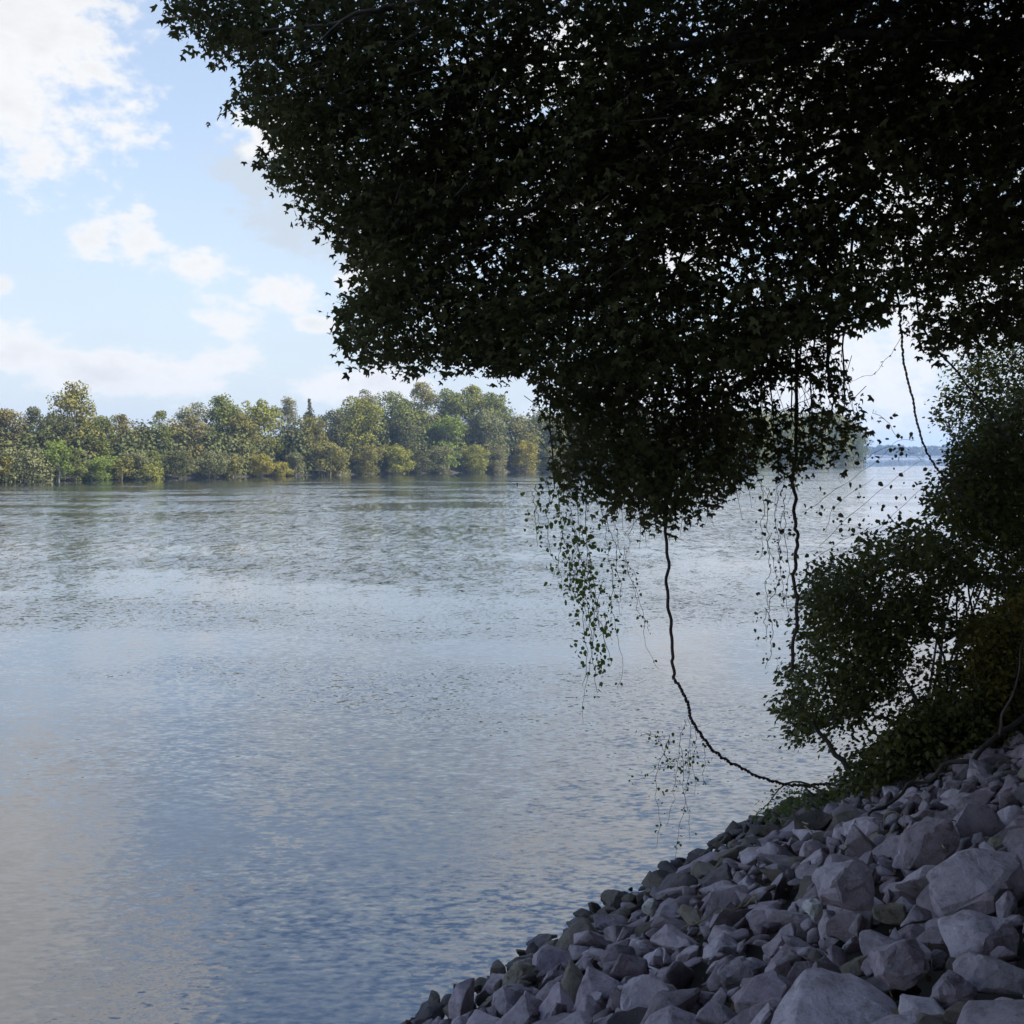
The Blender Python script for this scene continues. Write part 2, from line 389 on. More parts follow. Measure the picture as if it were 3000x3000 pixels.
BACK = [  # px, top, half width, colour, setback, sparse, label
 (15, 1192, 62, 'brown', 12, .8, 'brownish thin-topped tree at the left end of the far bank'),
 (92, 1188, 50, 'dark', 14, .8, 'dark grey-green tree left of the tallest rounded tree on the far bank'),
 (222, 1114, 84, 'olive', 12, .85, 'tall broad olive tree standing highest on the left of the far bank'),
 (140, 1205, 55, 'dark', 8, 1, 'dark tree under the left flank of the tall broad olive tree'),
 (290, 1200, 50, 'green', 9, 1, 'mid green tree under the right flank of the tall broad olive tree'),
 (352, 1209, 50, 'brown', 14, .9, 'low brownish tree just left of the dip in the far treeline'),
 (418, 1240, 45, 'olive', 16, 1, 'lowest olive tree in the dip of the far treeline'),
 (474, 1196, 38, 'green', 10, 1, 'narrow green tree just right of the dip in the far treeline'),
 (550, 1172, 52, 'pale', 20, .45, 'pale sparse tree with sky showing through its top'),
 (560, 1215, 60, 'brown', 10, 1, 'reddish brown tree in front of the pale sparse tree'),
 (655, 1153, 66, 'green', 14, 1, 'broad green tree right of the pale sparse tree'),
 (700, 1200, 55, 'olive', 8, 1, 'olive tree in front of two taller green crowns'),
 (762, 1160, 60, 'lime', 14, 1, 'light green round tree in the middle left of the far bank'),
 (846, 1157, 38, 'pale', 22, .55, 'thin pale tree left of the spiky conifer top'),
 (906, 1160, 40, 'dark', 22, 1, 'dark spiky conifer top poking above the far treeline'),
 (905, 1215, 52, 'olive', 8, 1, 'olive tree standing below the spiky conifer top'),
 (1042, 1156, 70, 'lime', 10, 1, 'yellow-green tree with a rounded top left of the dome-shaped rise'),
 (1066, 1136, 46, 'pale', 26, .7, 'grey thin crown behind the yellow-green round-topped tree'),
 (968, 1190, 50, 'dark', 12, 1, 'dark green tree between the conifer top and the yellow-green tree'),
 (1150, 1131, 82, 'green', 12, 1, 'large deep green tree at the left shoulder of the dome-shaped rise'),
 (1235, 1112, 62, 'olive', 18, 1, 'highest olive crown at the summit of the dome-shaped rise'),
 (1312, 1130, 62, 'green', 14, 1, 'green crown just right of the summit of the dome-shaped rise'),
 (1382, 1121, 55, 'lime', 18, 1, 'light green crown on the right half of the dome-shaped rise'),
 (1440, 1141, 52, 'green', 14, 1, 'green tree at the right shoulder of the dome-shaped rise'),
 (1418, 1196, 62, 'grey', 6, 1, 'greyish tree in front of the right shoulder of the dome-shaped rise'),
 (1300, 1216, 56, 'bright', 5, 1, 'bright green tree low in the middle of the dome-shaped rise'),
 (1170, 1210, 60, 'dark', 6, 1, 'dark tree low on the left of the dome-shaped rise'),
 (1522, 1212, 54, 'olive', 10, 1, 'olive tree where the treeline drops towards the overhanging branches'),
 (1592, 1200, 52, 'grey', 12, 1, 'grey-green tree next to the leafy edge of the hanging foliage'),
 (1675, 1200, 60, 'dark', 10, 1, 'dark tree seen through the left side of the hanging foliage'),
 (1760, 1190, 60, 'dark', 12, 1, 'dark tree behind the left part of the broad hanging leafy mass'), (1850, 1192, 62, 'dark', 12, 1, 'dark tree behind the left middle of the broad hanging leafy mass'), (1945, 1195, 62, 'green', 12, 1, 'green tree straight behind the middle of the broad hanging leafy mass'),
 (2035, 1195, 62, 'dark', 14, 1, 'dark tree behind the right middle of the broad hanging leafy mass'), (2125, 1196, 58, 'green', 14, 1, 'green tree behind the right part of the broad hanging leafy mass'),
 (2215, 1194, 60, 'lime', 14, 1, 'light green tree behind the left of the right-hand leafy vine'),
 (2300, 1190, 56, 'lime', 14, 1, 'light green tree directly behind the right-hand hanging vine stem'),
 (2385, 1197, 52, 'olive', 14, 1, 'olive tree just right of the right-hand hanging vine stem'),
 (2455, 1205, 45, 'lime', 12, 1, 'pale lime tree near the tip of the wooded point'),
 (2510, 1238, 34, 'green', 8, 1, 'small green tree at the tip of the wooded point'),
]
sd0 = 100
for px, top, hw, col, back, sp, lab in BACK:
    sd0 += 1
    far_tree(px, top, hw * 1.32, col, back, lab or 'dark tree on the far bank hidden behind the hanging foliage', 'tree',
             'conifer_tree' if 'conifer top poking' in (lab or '') else 'broadleaf_tree', 'trees on the far bank', sd0, sp, .06, 'conifer top poking' in (lab or ''))
FRONT = [
 (8, 1338, 34, 'yellow', 'yellow-brown bush at the left edge of the picture on the far waterline'),
 (85, 1312, 78, 'grey', 'wide greyish bush near the left edge on the far waterline'),
 (172, 1283, 44, 'bright', 'tall bright green bush below the tall broad olive tree'),
 (222, 1308, 32, 'green', 'narrow green bush touching the tall bright green bush'),
 (290, 1337, 54, 'bright', 'low rounded bright green bush right of the narrow green bush'),
 (356, 1335, 38, 'olive', 'small olive bush below the low brownish tree'),
 (405, 1322, 40, 'grey', 'grey-green bush under the dip in the far treeline'),
 (452, 1320, 34, 'green', 'green bush right of the grey-green bush under the dip'),
 (430, 1362, 60, 'lime', 'low light green growth spilling to the water under the dip'),
 (522, 1320, 48, 'dark', 'dark blue-green bush left of the middle grey bush'),
 (612, 1316, 54, 'grey', 'broad grey-green bush below the broad green tree'),
 (682, 1335, 32, 'olive', 'olive bush just left of the bright yellow bush'),
 (762, 1328, 40, 'yellow', 'bright yellow-green bush standing out on the far waterline'),
 (818, 1356, 32, 'yellow', 'small low yellow bush right of the bright yellow-green bush'),
 (866, 1327, 36, 'grey', 'grey bush between the low yellow bush and the large olive-yellow bush'),
 (960, 1290, 64, 'olive', 'largest olive-yellow bush with a pointed top on the far waterline'),
 (1076, 1303, 46, 'olive', 'rounded olive bush right of the largest olive-yellow bush'),
 (1162, 1303, 50, 'lime', 'rounded light bush below the left shoulder of the dome-shaped rise'),
 (1232, 1320, 38, 'dark', 'bush filling the shaded gap of the far waterline, shade put in its dark leaf colour'),  # dark leaves stand in for the shade of this gap
 (1292, 1299, 48, 'grey', 'greyish bush below the summit of the dome-shaped rise'),
 (1392, 1299, 42, 'lime', 'yellow-green bush below the right half of the dome-shaped rise'),
 (1460, 1308, 32, 'pale', 'pale grey bush right of the yellow-green bush below the dome-shaped rise'),
 (1542, 1290, 44, 'yellow', 'yellowish bush at the water next to the hanging foliage'),
 (1625, 1310, 44, 'grey', 'grey bush at the water behind the left edge of the hanging foliage'),
 (1715, 1300, 50, 'dark', 'dark bush at the water seen through the hanging foliage'),
 (1810, 1305, 50, 'dark', 'dark bush at the far waterline behind the left half of the broad hanging mass'), (1910, 1300, 52, 'green', 'green bush at the far waterline behind the middle of the broad hanging mass'), (2010, 1302, 50, 'dark', 'dark bush at the far waterline behind the right half of the broad hanging mass'), (2110, 1300, 48, 'dark', 'dark bush at the far waterline behind the right edge of the broad hanging mass'),
 (2210, 1300, 46, 'green', 'green bush at the water left of the right-hand hanging vine stem'),
 (2300, 1302, 44, 'dark', 'dark bush at the water behind the right-hand hanging vine stem'),
 (2385, 1300, 40, 'green', 'green bush at the water right of the right-hand hanging vine stem'),
 (2470, 1305, 38, 'grey', 'grey bush near the tip of the wooded point'),
]
for px, top, hw, col, lab in FRONT:
    sd0 += 1
    far_tree(px, top, hw * 1.2, col, -.5, lab or 'dark bush on the far waterline hidden behind the hanging foliage', 'bush', 'riverside_bush',
             'bushes along the far waterline', sd0, 1.0, .02)
def far_fill():
    r = np.random.default_rng(77); pos = []; nr = []
    for px in np.arange(-650, 2530, 10):
        b = shore_pt(max(px, -300), r.uniform(5, 24)); b[0] += min(0, px + 300) * .07
        D = b[1]; zt = (r.uniform(100, 175) if px < 1100 else r.uniform(130, 215)) / F * D
        if px > 2450: zt *= .6
        n = 420; v = unit(r.normal(0, 1, (n, 3))); v[:, 2] = np.abs(v[:, 2])
        pos.append(b + np.array((0, 0, .4)) + v * np.array((3.6, 3.6, zt)) * r.uniform(.6, 1, n)[:, None]); nr.append(v + r.normal(0, .4, (n, 3)))
    pos = np.concatenate(pos); nr = np.concatenate(nr)
    V, Q = leaves(pos, r.normal(0, 1, pos.shape), nr, r.uniform(.35, .65, len(pos)), CLUMP)
    tag(link('undergrowth', mesh_np('undergrowth', V, [Q]), leaf_mat('undergrowth_leaves', (.090, .102, .042), .35, .22, .2, .8, .06)), 'dark undergrowth filling the gaps between the far bank trees', 'undergrowth', kind='stuff')
far_fill()

# ------------------------------------------------------------------ rocky bank
def bank_mesh():
    a = np.linspace(-30, 60, 91); d = np.concatenate((np.linspace(-3, 8.2, 45), np.array((12, 20, 40))))
    A, Dd = np.meshgrid(a, d); X = P0[0] + ED[0] * A + EN[0] * Dd; Y = P0[1] + ED[1] * A + EN[1] * Dd
    Z = bank_z(X, Y) - .10 + np.random.default_rng(1).normal(0, .03, X.shape)
    n = len(a); i = np.arange(len(d) - 1)[:, None] * n; j = np.arange(n - 1)[None]
    Q = np.stack((i + j, i + n + j, i + n + j + 1, i + j + 1), -1).reshape(-1, 4)
    return tag(link('rocky_bank', mesh_np('rocky_bank', np.stack((X, Y, Z), -1).reshape(-1, 3), [Q]), m_soil, None, True), kind='structure')
bank = bank_mesh()
def rock_mat(name, lo, hi):
    m, t, p = mat(name)
    oi = t.nodes.new('ShaderNodeObjectInfo')
    a = mnoise(t, 2.2, 5, 'World'); c = mramp(t, a, ((.3, lo), (.72, hi)))
    s = mramp(t, mnoise(t, 14, 9, 'World', .75), ((.34, (.45, .44, .42)), (.5, (.9, .9, .9)), (.66, (1.1, 1.1, 1.1))))
    mx = t.nodes.new('ShaderNodeMix'); mx.data_type = 'RGBA'; mx.blend_type = 'MULTIPLY'; mx.inputs[0].default_value = .8
    t.links.new(c, mx.inputs[6]); t.links.new(s, mx.inputs[7])
    m2 = t.nodes.new('ShaderNodeMix'); m2.data_type = 'RGBA'; t.links.new(mx.outputs[2], m2.inputs[6]); m2.inputs[7].default_value = (.235, .19, .15, 1)
    st = mnoise(t, 3.6, 7, 'World', .7); mr2 = t.nodes.new('ShaderNodeMapRange'); t.links.new(st, mr2.inputs[0]); mr2.inputs[1].default_value = .53; mr2.inputs[2].default_value = .72; mr2.inputs[4].default_value = 0 if name == 'white_stone' else .65
    t.links.new(mr2.outputs[0], m2.inputs[0])
    hsv = t.nodes.new('ShaderNodeHueSaturation'); t.links.new(m2.outputs[2], hsv.inputs['Color'])
    mr = t.nodes.new('ShaderNodeMapRange'); t.links.new(oi.outputs['Random'], mr.inputs[0]); mr.inputs[3].default_value = 1.1 if name == 'white_stone' else .62; mr.inputs[4].default_value = 1.15
    t.links.new(mr.outputs[0], hsv.inputs['Value'])
    t.links.new(hsv.outputs[0], p.inputs['Base Color']); p.inputs['Roughness'].default_value = .92; p.inputs['Specular IOR Level'].default_value = .2
    h1 = mnoise(t, 22, 8, 'World', .7); b = t.nodes.new('ShaderNodeBump'); b.inputs['Strength'].default_value = .9; b.inputs['Distance'].default_value = .03
    t.links.new(h1, b.inputs['Height']); t.links.new(b.outputs[0], p.inputs['Normal']); return m
RM = dict(grey=rock_mat('grey_limestone', (.37, .305, .35), (.58, .495, .55)), tan=rock_mat('tan_stone', (.27, .24, .19), (.37, .335, .27)),
          white=rock_mat('white_stone', (.60, .60, .585), (.74, .73, .71)), dark=rock_mat('dark_stone', (.15, .135, .145), (.24, .215, .23)),
          pale=rock_mat('pale_limestone', (.51, .435, .495), (.67, .60, .66)), brown=rock_mat('brown_stone', (.165, .145, .13), (.265, .235, .205)))
def rock_mesh(seed, dims=(1, .8, .62), npt=15, boxy=.5, bev=.045, fine=True):
    r = np.random.default_rng(seed)
    v = r.normal(0, 1, (npt, 3)); sph = unit(v); box = v / np.abs(v).max(1, keepdims=True)
    pts = (sph * (1 - boxy) + box * .78 * boxy) * r.uniform(.85, 1.1, (npt, 1)) * .55 * np.array(dims)
    lo_, hi_ = pts.min(0), pts.max(0); pts = (pts - (lo_ + hi_) / 2) / (hi_ - lo_) * np.array(dims) * 1.08
    bm = bmesh.new()
    for p in pts: bm.verts.new(p)
    res = bmesh.ops.convex_hull(bm, input=bm.verts)
    bmesh.ops.delete(bm, geom=[g for g in res['geom_interior'] if isinstance(g, bmesh.types.BMVert)], context='VERTS')
    loose = [v_ for v_ in bm.verts if not v_.link_faces]
    bmesh.ops.delete(bm, geom=loose, context='VERTS')
    bmesh.ops.dissolve_limit(bm, angle_limit=R(16), verts=bm.verts, edges=bm.edges)
    bmesh.ops.bevel(bm, geom=list(bm.edges), offset=bev * min(dims), segments=1, affect='EDGES', clamp_overlap=True)
    bmesh.ops.triangulate(bm, faces=bm.faces)
    if fine:
        for _ in range(2):
            lim = .16 * max(dims); le = [e for e in bm.edges if e.calc_length() > lim]
            if le: bmesh.ops.subdivide_edges(bm, edges=le, cuts=1); bmesh.ops.triangulate(bm, faces=bm.faces)
        bmesh.ops.smooth_vert(bm, verts=bm.verts, factor=.08, use_axis_x=True, use_axis_y=True, use_axis_z=True)
        bm.normal_update(); off = Vector(r.uniform(-50, 50, 3)); k = 2.6 / max(dims)
        for v_ in bm.verts:
            v_.co += v_.normal * min(dims) * (.07 * mnoise3.noise(v_.co * k + off) + .06 * mnoise3.noise(v_.co * k * 2.7 + off) + .04 * mnoise3.noise(v_.co * k * 6 + off))
    bm.normal_update(); me = bpy.data.meshes.new('stone'); bm.to_mesh(me); bm.free()
    if fine: me.polygons.foreach_set('use_smooth', np.ones(len(me.polygons), bool)); me.set_sharp_from_angle(angle=R(24))
    return me
SLQ = Vector((-EN[0] * SL, -EN[1] * SL, 1)).normalized()
def place_rock(o, hit, quat, lift):
    o.location = tuple(float(v) for v in hit + np.array(SLQ) * lift); o.rotation_mode = 'QUATERNION'; o.rotation_quaternion = quat
NAMED = [ # px, py, width px, height px, material, tilt, label
 (2895, 2625, 300, 200, 'pale', .3, 'largest pale grey boulder with a peaked top at the right edge of the rocky bank'),
 (2890, 2765, 240, 120, 'pale', 0, 'broad pale boulder lying just below the largest peaked boulder'),
 (2545, 2738, 190, 125, 'pale', .1, 'rounded pale boulder right beside the small white block'),
 (2420, 2752, 66, 72, 'white', 0, 'small squarish white block among the grey rocks'),
 (2622, 2694, 110, 54, 'tan', .1, 'cream flat-topped slab wedged behind the rounded pale boulder'),
 (2600, 2808, 130, 72, 'pale', 0, 'oval pale rock in front of the cream flat-topped slab'),
 (2525, 2846, 110, 46, 'tan', .25, 'flat yellowish tan stone in a hollow below the oval pale rock'),
 (2676, 2888, 185, 140, 'grey', .2, 'pyramid-shaped grey rock right of the flat yellowish tan stone'),
 (2480, 2985, 420, 130, 'pale', .05, 'long pale rock spanning the bottom edge of the picture'),
 (2930, 2860, 230, 115, 'pale', -.1, 'wide pale rock at the right edge below the broad pale boulder'),
 (2808, 2925, 150, 130, 'grey', .1, 'rounded darker grey rock right of the pyramid-shaped rock'),
 (2762, 2818, 56, 62, 'dark', 0, 'small dark stone tucked above the rounded darker grey rock'),
 (2940, 2985, 170, 80, 'grey', 0, 'grey rock in the bottom right corner of the picture'),
 (2512, 2595, 190, 150, 'grey', .45, 'large triangular grey rock in the middle of the slope'),
 (2745, 2515, 200, 120, 'grey', .5, 'long tilted grey slab up the slope from the largest boulder'),
 (2056, 2930, 78, 62, 'brown', 0, 'small olive-brown stone near the bottom edge left of the long pale rock'),
 (1822, 2815, 125, 90, 'grey', 0, 'drum-shaped grey rock near the lower shoreline'),
 (1534, 2870, 115, 100, 'tan', .2, 'upright rock with a tan face by the water near the bottom'),
 (1926, 2705, 52, 56, 'white', 0, 'small white stone high on the lower shoreline rocks'),
 (1925, 2935, 190, 120, 'pale', .2, 'angular pale rock left of the small olive-brown stone'),
 (2175, 2875, 130, 90, 'pale', .3, 'sloping pale rock above the small olive-brown stone'),
 (2255, 2930, 210, 90, 'grey', .05, 'flat-topped grey rock between the olive-brown stone and the long pale rock'),
]
placed = []   # (a, d, r)
def ad(x, y): return (x - P0[0]) * ED[0] + (y - P0[1]) * ED[1], shore_d(x, y)
for i, (px, py, w, h, mt, tilt, lab) in enumerate(NAMED):
    hit = bank_hit(px, py + h * .25); D = hit[1]; wm = w / F * D; hm = h / F * D * 1.1
    me = rock_mesh(900 + i, (wm * .88, wm * .72, hm * .85), 22, .95 if 'block' in lab else .4, .05)
    me.name = 'rock'; me.materials.append(RM[mt])
    o = bpy.data.objects.new('rock', me); C.objects.link(o)
    place_rock(o, hit, Euler((.25, -tilt, random.uniform(-.3, .3))).to_quaternion(), hm * (1.25 if 'block' in lab else 1.0 if 'white stone' in lab else .6 if 'slab' in lab or 'tan stone' in lab else .30))
    tag(o, lab, 'rock'); a, d = ad(hit[0], hit[1]); placed.append((a, d, wm * .62))
VAR = []; VARL = []
for i in range(18):
    dm = (1, rng.uniform(.45, .85), rng.uniform(.26, .55)); k_, b_ = int(rng.integers(11, 18)), rng.uniform(.45, .95); VAR.append(rock_mesh(300 + i, dm, k_, b_, .045)); VARL.append(rock_mesh(300 + i, dm, k_, b_, .06, False))
def scatter():
    r = np.random.default_rng(21); cand = []
    grid = list(placed)
    arr = np.array(grid)
    for rmax, rmin, tries, ov in ((.22, .16, 900, .72), (.16, .10, 4500, .70), (.11, .065, 8000, .74), (.07, .04, 9000, .72)):
        for _ in range(tries):
            a = r.uniform(-4.5, 14); d = r.uniform(-.16, 7.4); rad = r.uniform(rmin, rmax) * (1.0 + .3 * max(0, min(1, (1.5 - a) / 4)))
            if d < .4 and rad > .17: rad *= .65
            if a > 7.4 and d < 1.6: continue
            if ((arr[:, 0] - a) ** 2 + (arr[:, 1] - d) ** 2 < ((arr[:, 2] + rad) * ov) ** 2).any(): continue
            x, y = P0 + ED * a + EN * d
            if y < 1.5: continue
            arr = np.vstack((arr, (a, d, rad))); cand.append((x, y, rad))
    return cand
cand = scatter()
info = []
for x, y, rad in cand:
    z = float(bank_z(x, y)); px, py = proj(np.array(((x, y, z),)))[0]
    vis = -120 < px < 3120 and py < 3150 and y > 2
    info.append((rad / y * (1 if vis else .001), x, y, z, rad, vis))
info.sort(reverse=True)
jm = {k: Geo() for k in RM}
r5 = np.random.default_rng(55)
vv = []
for me in VARL:
    co = np.empty(len(me.vertices) * 3); me.vertices.foreach_get('co', co)
    fi = np.empty(len(me.polygons) * 3, np.int32); me.polygons.foreach_get('vertices', fi); vv.append((co.reshape(-1, 3), fi.reshape(-1, 3)))
mats_for = {}
for k, (s, x, y, z, rad, vis) in enumerate(info):
    d = shore_d(x, y); u = r5.uniform()
    wet = d < .9
    mt = ('brown' if u < .45 else 'tan' if u < .52 else 'dark' if u < .62 else 'grey') if wet else ('tan' if u < .02 else 'brown' if u < .06 else 'pale' if u < .42 else 'dark' if u < .47 else 'grey')
    if d < .28: mt = 'dark' if u < .6 else 'brown'
    vi = int(r5.integers(len(VAR)))
    q = SLQ.rotation_difference(Vector((0, 0, 1))).inverted() @ Euler((r5.normal(0, .42), r5.normal(0, .42), r5.uniform(0, 6.28))).to_quaternion()
    sc = rad * 2.2; lift = rad * r5.uniform(-.05, .35) + (.05 if rad < .1 else 0)
    hit = np.array((x, y, z))
    if k < 300 and vis:
        key = (vi, mt)
        if key not in mats_for:
            m2 = VAR[vi].copy(); m2.materials.append(RM[mt]); mats_for[key] = m2
        o = bpy.data.objects.new('stone', mats_for[key]); C.objects.link(o); o.parent = bank
        place_rock(o, hit, q, lift); o.scale = (sc, sc, sc)
    else:
        Rm = np.array(q.to_matrix()); co, fi = vv[vi]
        jm[mt].add((co * sc) @ Rm.T + hit + np.array(SLQ) * lift, fi)
for mt, g in jm.items():
    if g.n: g.build('small_stones', RM[mt], bank, False, 'stuff')

def litter():
    r = np.random.default_rng(13); n = 1500; a = r.uniform(-4, 9, n); d = r.uniform(.3, 7.2, n)
    x = P0[0] + ED[0] * a + EN[0] * d; y = P0[1] + ED[1] * a + EN[1] * d
    pos = np.stack((x, y, bank_z(x, y) + r.uniform(-.02, .09, n)), 1)[y > 2]
    V, Q = leaves(pos, r.normal(0, 1, pos.shape), r.normal(0, .5, pos.shape) + np.array(SLQ), r.uniform(.025, .06, len(pos)), OVAL)
    m = leaf_mat('dead_leaves', (.16, .12, .065), .4, 6, .1)
    tag(link('leaf_litter', mesh_np('leaf_litter', V, [Q]), m), 'dry brown leaf litter caught between the grey rocks', 'leaf litter', kind='stuff')
litter()

# ------------------------------------------------------------------ overhanging tree
CAN = [(505, -60), (497, 66), (543, 109), (610, 115), (644, 178), (690, 150), (738, 202), (675, 272), (644, 326), (753, 334), (823, 404), (730, 470), (823, 497),
       (792, 543), (870, 575), (932, 575), (885, 621), (978, 644), (963, 691), (1056, 745), (1033, 800), (1020, 860), (967, 885), (986, 955),
       (1017, 1033), (1102, 1064), (1165, 1100), (1211, 1110), (1260, 1050), (1290, 1040), (1280, 1120), (1330, 1080), (1366, 1045), (1428, 1087), (1475, 1105),
       (1540, 1085), (1640, 1110), (1800, 1120), (2000, 1100), (2200, 1080), (2290, 1000), (2420, 965), (2546, 938), (2650, 900), (2700, 1000), (2735, 1075), (2790, 1010),
       (2880, 1010), (3080, 1000), (3080, -60)]
HOLES = [(1660, 150, 90, 75, .75), (1590, 330, 60, 60, .5), (1960, 760, 60, 40, .9), (2130, 790, 120, 60, .6), (2620, 590, 150, 70, .62), (2560, 770, 120, 60, .62),
         (2800, 225, 50, 40, .85), (2420, 510, 70, 90, .5), (2350, 850, 60, 40, .6), (2000, 940, 120, 40, .45), (2230, 380, 120, 200, .25), (2880, 850, 70, 50, .6),
         (1380, 780, 60, 60, .4), (1300, 150, 100, 60, .35), (1000, 420, 80, 60, .35), (2690, 870, 60, 30, .7), (1250, 960, 50, 40, .5), (1700, 20, 80, 40, .5), (900, 250, 70, 50, .35),
         (2480, 390, 90, 60, .35), (2640, 900, 40, 60, .8)]
def hole_keep(pp, r, scale=1.0):
    keep = np.ones(len(pp), bool)
    hn = np.array([1.2 + 2.2 * mnoise3.noise(Vector((a / 34, b / 30, 3.3))) for a, b in pp]).clip(.15, 3)
    for cx, cy, rx, ry, pr in HOLES:
        q = ((pp[:, 0] - cx) / rx) ** 2 + ((pp[:, 1] - cy) / ry) ** 2
        keep &= ~((r.uniform(0, 1, len(pp)) < min(.92, pr * 1.1) * scale * np.exp(-.8 * q * hn)))
    return keep
LEAF = leaf_mat('broad_leaves', (.080, .088, .036), .45, 2.0, .32, .6, .12)
LEAFV = leaf_mat('vine_leaves', (.125, .175, .048), .35, 3.5, .5, .5, .2)
LEAFS = leaf_mat('shrub_leaves', (.095, .108, .030), .4, 2.2, .25, .5, .25)
LEAFW = leaf_mat('willow_leaves', (.085, .098, .036), .4, 2.2, .3, .6, .1)
LEAFY = leaf_mat('warm_lit_leaves', (.13, .11, .022), .4, 2.2, .3, .5, .25)  # yellow light falling on the bush is put into this leaf colour
def spray_leaves(base, d, n_l, length, r, size, shape, droop=.35, spread=.16, jit=.6):
    """base (n,3), d (n,3): each spray is a drooping twig with alternate leaves lying roughly in one plane"""
    n = len(base); t = np.tile(np.linspace(.05, 1, n_l), (n, 1)) + r.normal(0, .03, (n, n_l))
    d = unit(d); Ln = length * r.uniform(.6, 1.25, n)
    pos = base[:, None] + d[:, None] * (t * Ln[:, None])[..., None]
    pos[..., 2] -= droop * Ln[:, None] * t ** 2
    upv = unit(np.array((0, 0, 1.0)) + r.normal(0, .35, (n, 3))); side = unit(np.cross(d, upv))
    sgn = np.where(np.arange(n_l) % 2, 1, -1)[None, :, None]
    off = side[:, None] * sgn * (spread * (1.15 - t * .5) * r.uniform(.2, 1.3, (n, n_l)))[..., None]
    pos = pos + off + r.normal(0, .035, pos.shape)
    ld = d[:, None] * .55 + side[:, None] * sgn * .7 + np.array((0, 0, -.55)) + r.normal(0, .4, pos.shape)
    nr = upv[:, None] + r.normal(0, jit, pos.shape)
    return pos.reshape(-1, 3), ld.reshape(-1, 3), nr.reshape(-1, 3), size * r.uniform(.5, 1.4, n * n_l)
TRUNK = np.array((8.6, 9.2)); TZ = float(bank_z(*TRUNK))
def limb_pts(*pts): return catmull(np.array(pts), 6)
def big_tree():
    root = thing('overhanging_tree', (TRUNK[0], TRUNK[1], TZ), 'large dark broadleaf tree whose leafy boughs hang over the river from the right', 'tree')
    g = Geo(); b = np.array((TRUNK[0], TRUNK[1], TZ))
    g.add(*tube(wobble(limb_pts(b + (0, 0, -.6), b + (-.1, 0, 2), b + (-.5, .1, 5), b + (-.6, 0, 9), b + (-.2, .3, 13)), .05, 1), (.62, .46, .40, .3, .12), 12))
    g.build('trunk', BARK, root)
    g = Geo(); r = np.random.default_rng(8)
    tips = [(700, 300, 11), (760, 90, 10), (1100, 600, 11.5), (1050, 950, 11), (1300, 250, 12.5), (1500, 800, 12.5), (1900, 500, 13.5), (1700, 1000, 12.5), (2200, 900, 12), (2500, 300, 12.5), (2600, 850, 12), (2850, 600, 11), (1500, -200, 10)]
    limb_list = []
    for i, (px, py, D) in enumerate(tips):
        e = P(px, py, D); s = b + np.array((-.4, 0, 3.5 + (i % 5) * .9)); L_ = e - s
        p = wobble(limb_pts(s, s + L_ * .3 + (0, 0, .9), s + L_ * .65 + (0, 0, .8), e), .10, 50 + i)
        limb_list.append(p); g.add(*tube(p, (.11, .06, .035, .01), 7))
        for k in range(5):
            q = p[int(len(p) * r.uniform(.35, .95)) - 1]; o = q + unit(L_ * .5 + r.normal(0, 2.5, 3)) * r.uniform(.6, 1.3) + (0, 0, -.2)
            g.add(*tube(wobble(catmull((q, (q + o) / 2 + (0, 0, .12), o), 4), .04, 200 + i * 9 + k), (.035, .006), 5))
    g.build('limbs', BARK, root)
    # leafy sprays inside the crown
    G = Geo(); tw = Geo(); total = 0
    n = 4700; xy = np.stack((r.uniform(480, 3060, n * 2), r.uniform(-60, 1130, n * 2)), 1); xy = xy[inside(CAN, xy)][:n]; n = len(xy)
    right = np.clip((xy[:, 0] - 600) / 1500, 0, 1)
    D = 10.2 + r.uniform(0, 1, n) * (1.8 + 3.2 * right) - .9 * right
    base = np.stack([P(a, b_, c) for (a, b_), c in zip(xy, D)])
    nzv = np.array([mnoise3.noise(Vector(p) * .85) for p in base]); kp = nzv > r.uniform(-.62, .0, n); base = base[kp]; n = len(base)
    d = unit(base - np.array((TRUNK[0], TRUNK[1] + 1.5, 9.0))) * np.array((1, .6, .5)) + np.array((-.2, 0, -.05)) + r.normal(0, .62, (n, 3)) * np.array((1, 1, .55))
    d = unit(d)
    start = base - d * .55
    pos, ld, nr, sz = spray_leaves(start, d, 32, 1.0, r, .062, PALM)
    pp = proj(pos); keep = inside(CAN, pp + np.repeat(r.normal(0, 24, (n, 2)), 32, 0) + r.normal(0, 9, pp.shape)) & hole_keep(pp, r)
    V, Q = leaves(pos[keep], ld[keep], nr[keep], sz[keep], PALM); G.add(V, Q)
    kk = keep.reshape(n, -1).mean(1) > .6
    kk = keep.reshape(n, -1).mean(1) > .9
    for s_, d_ in zip(start[kk], d[kk]):
        q = np.array((s_, s_ + d_ * .4 + (0, 0, -.06), s_ + d_ * .65 + (0, 0, -.18))); tw.add(*tube(q, (.007, .005, .002), 3))
    G.build('foliage', LEAF, root, False, 'stuff'); tw.build('twigs', BARK, root, False, 'stuff')
    # the rest of the crown, above and to the right of the picture
    n = 16000
    v = unit(r.normal(0, 1, (n, 3))) * (r.uniform(0, 1, (n, 1)) ** .4)
    c = b + np.array((-1.0, -1.2, 8.8)) + v * np.array((9.5, 9.5, 5.2))
    c = c[c[:, 2] > 5.6]
    pj = proj(np.where(c[:, 1:2] > .5, c, np.array((0, .5, 99.0))))
    outf = (c[:, 1] < .6) | (pj[:, 0] > 3150) | (pj[:, 1] < -160)
    c = c[outf]
    pos, ld, nr, sz = spray_leaves(c, unit(r.normal(0, 1, c.shape) * np.array((1, 1, .4))), 9, 1.1, r, .25, OVAL)
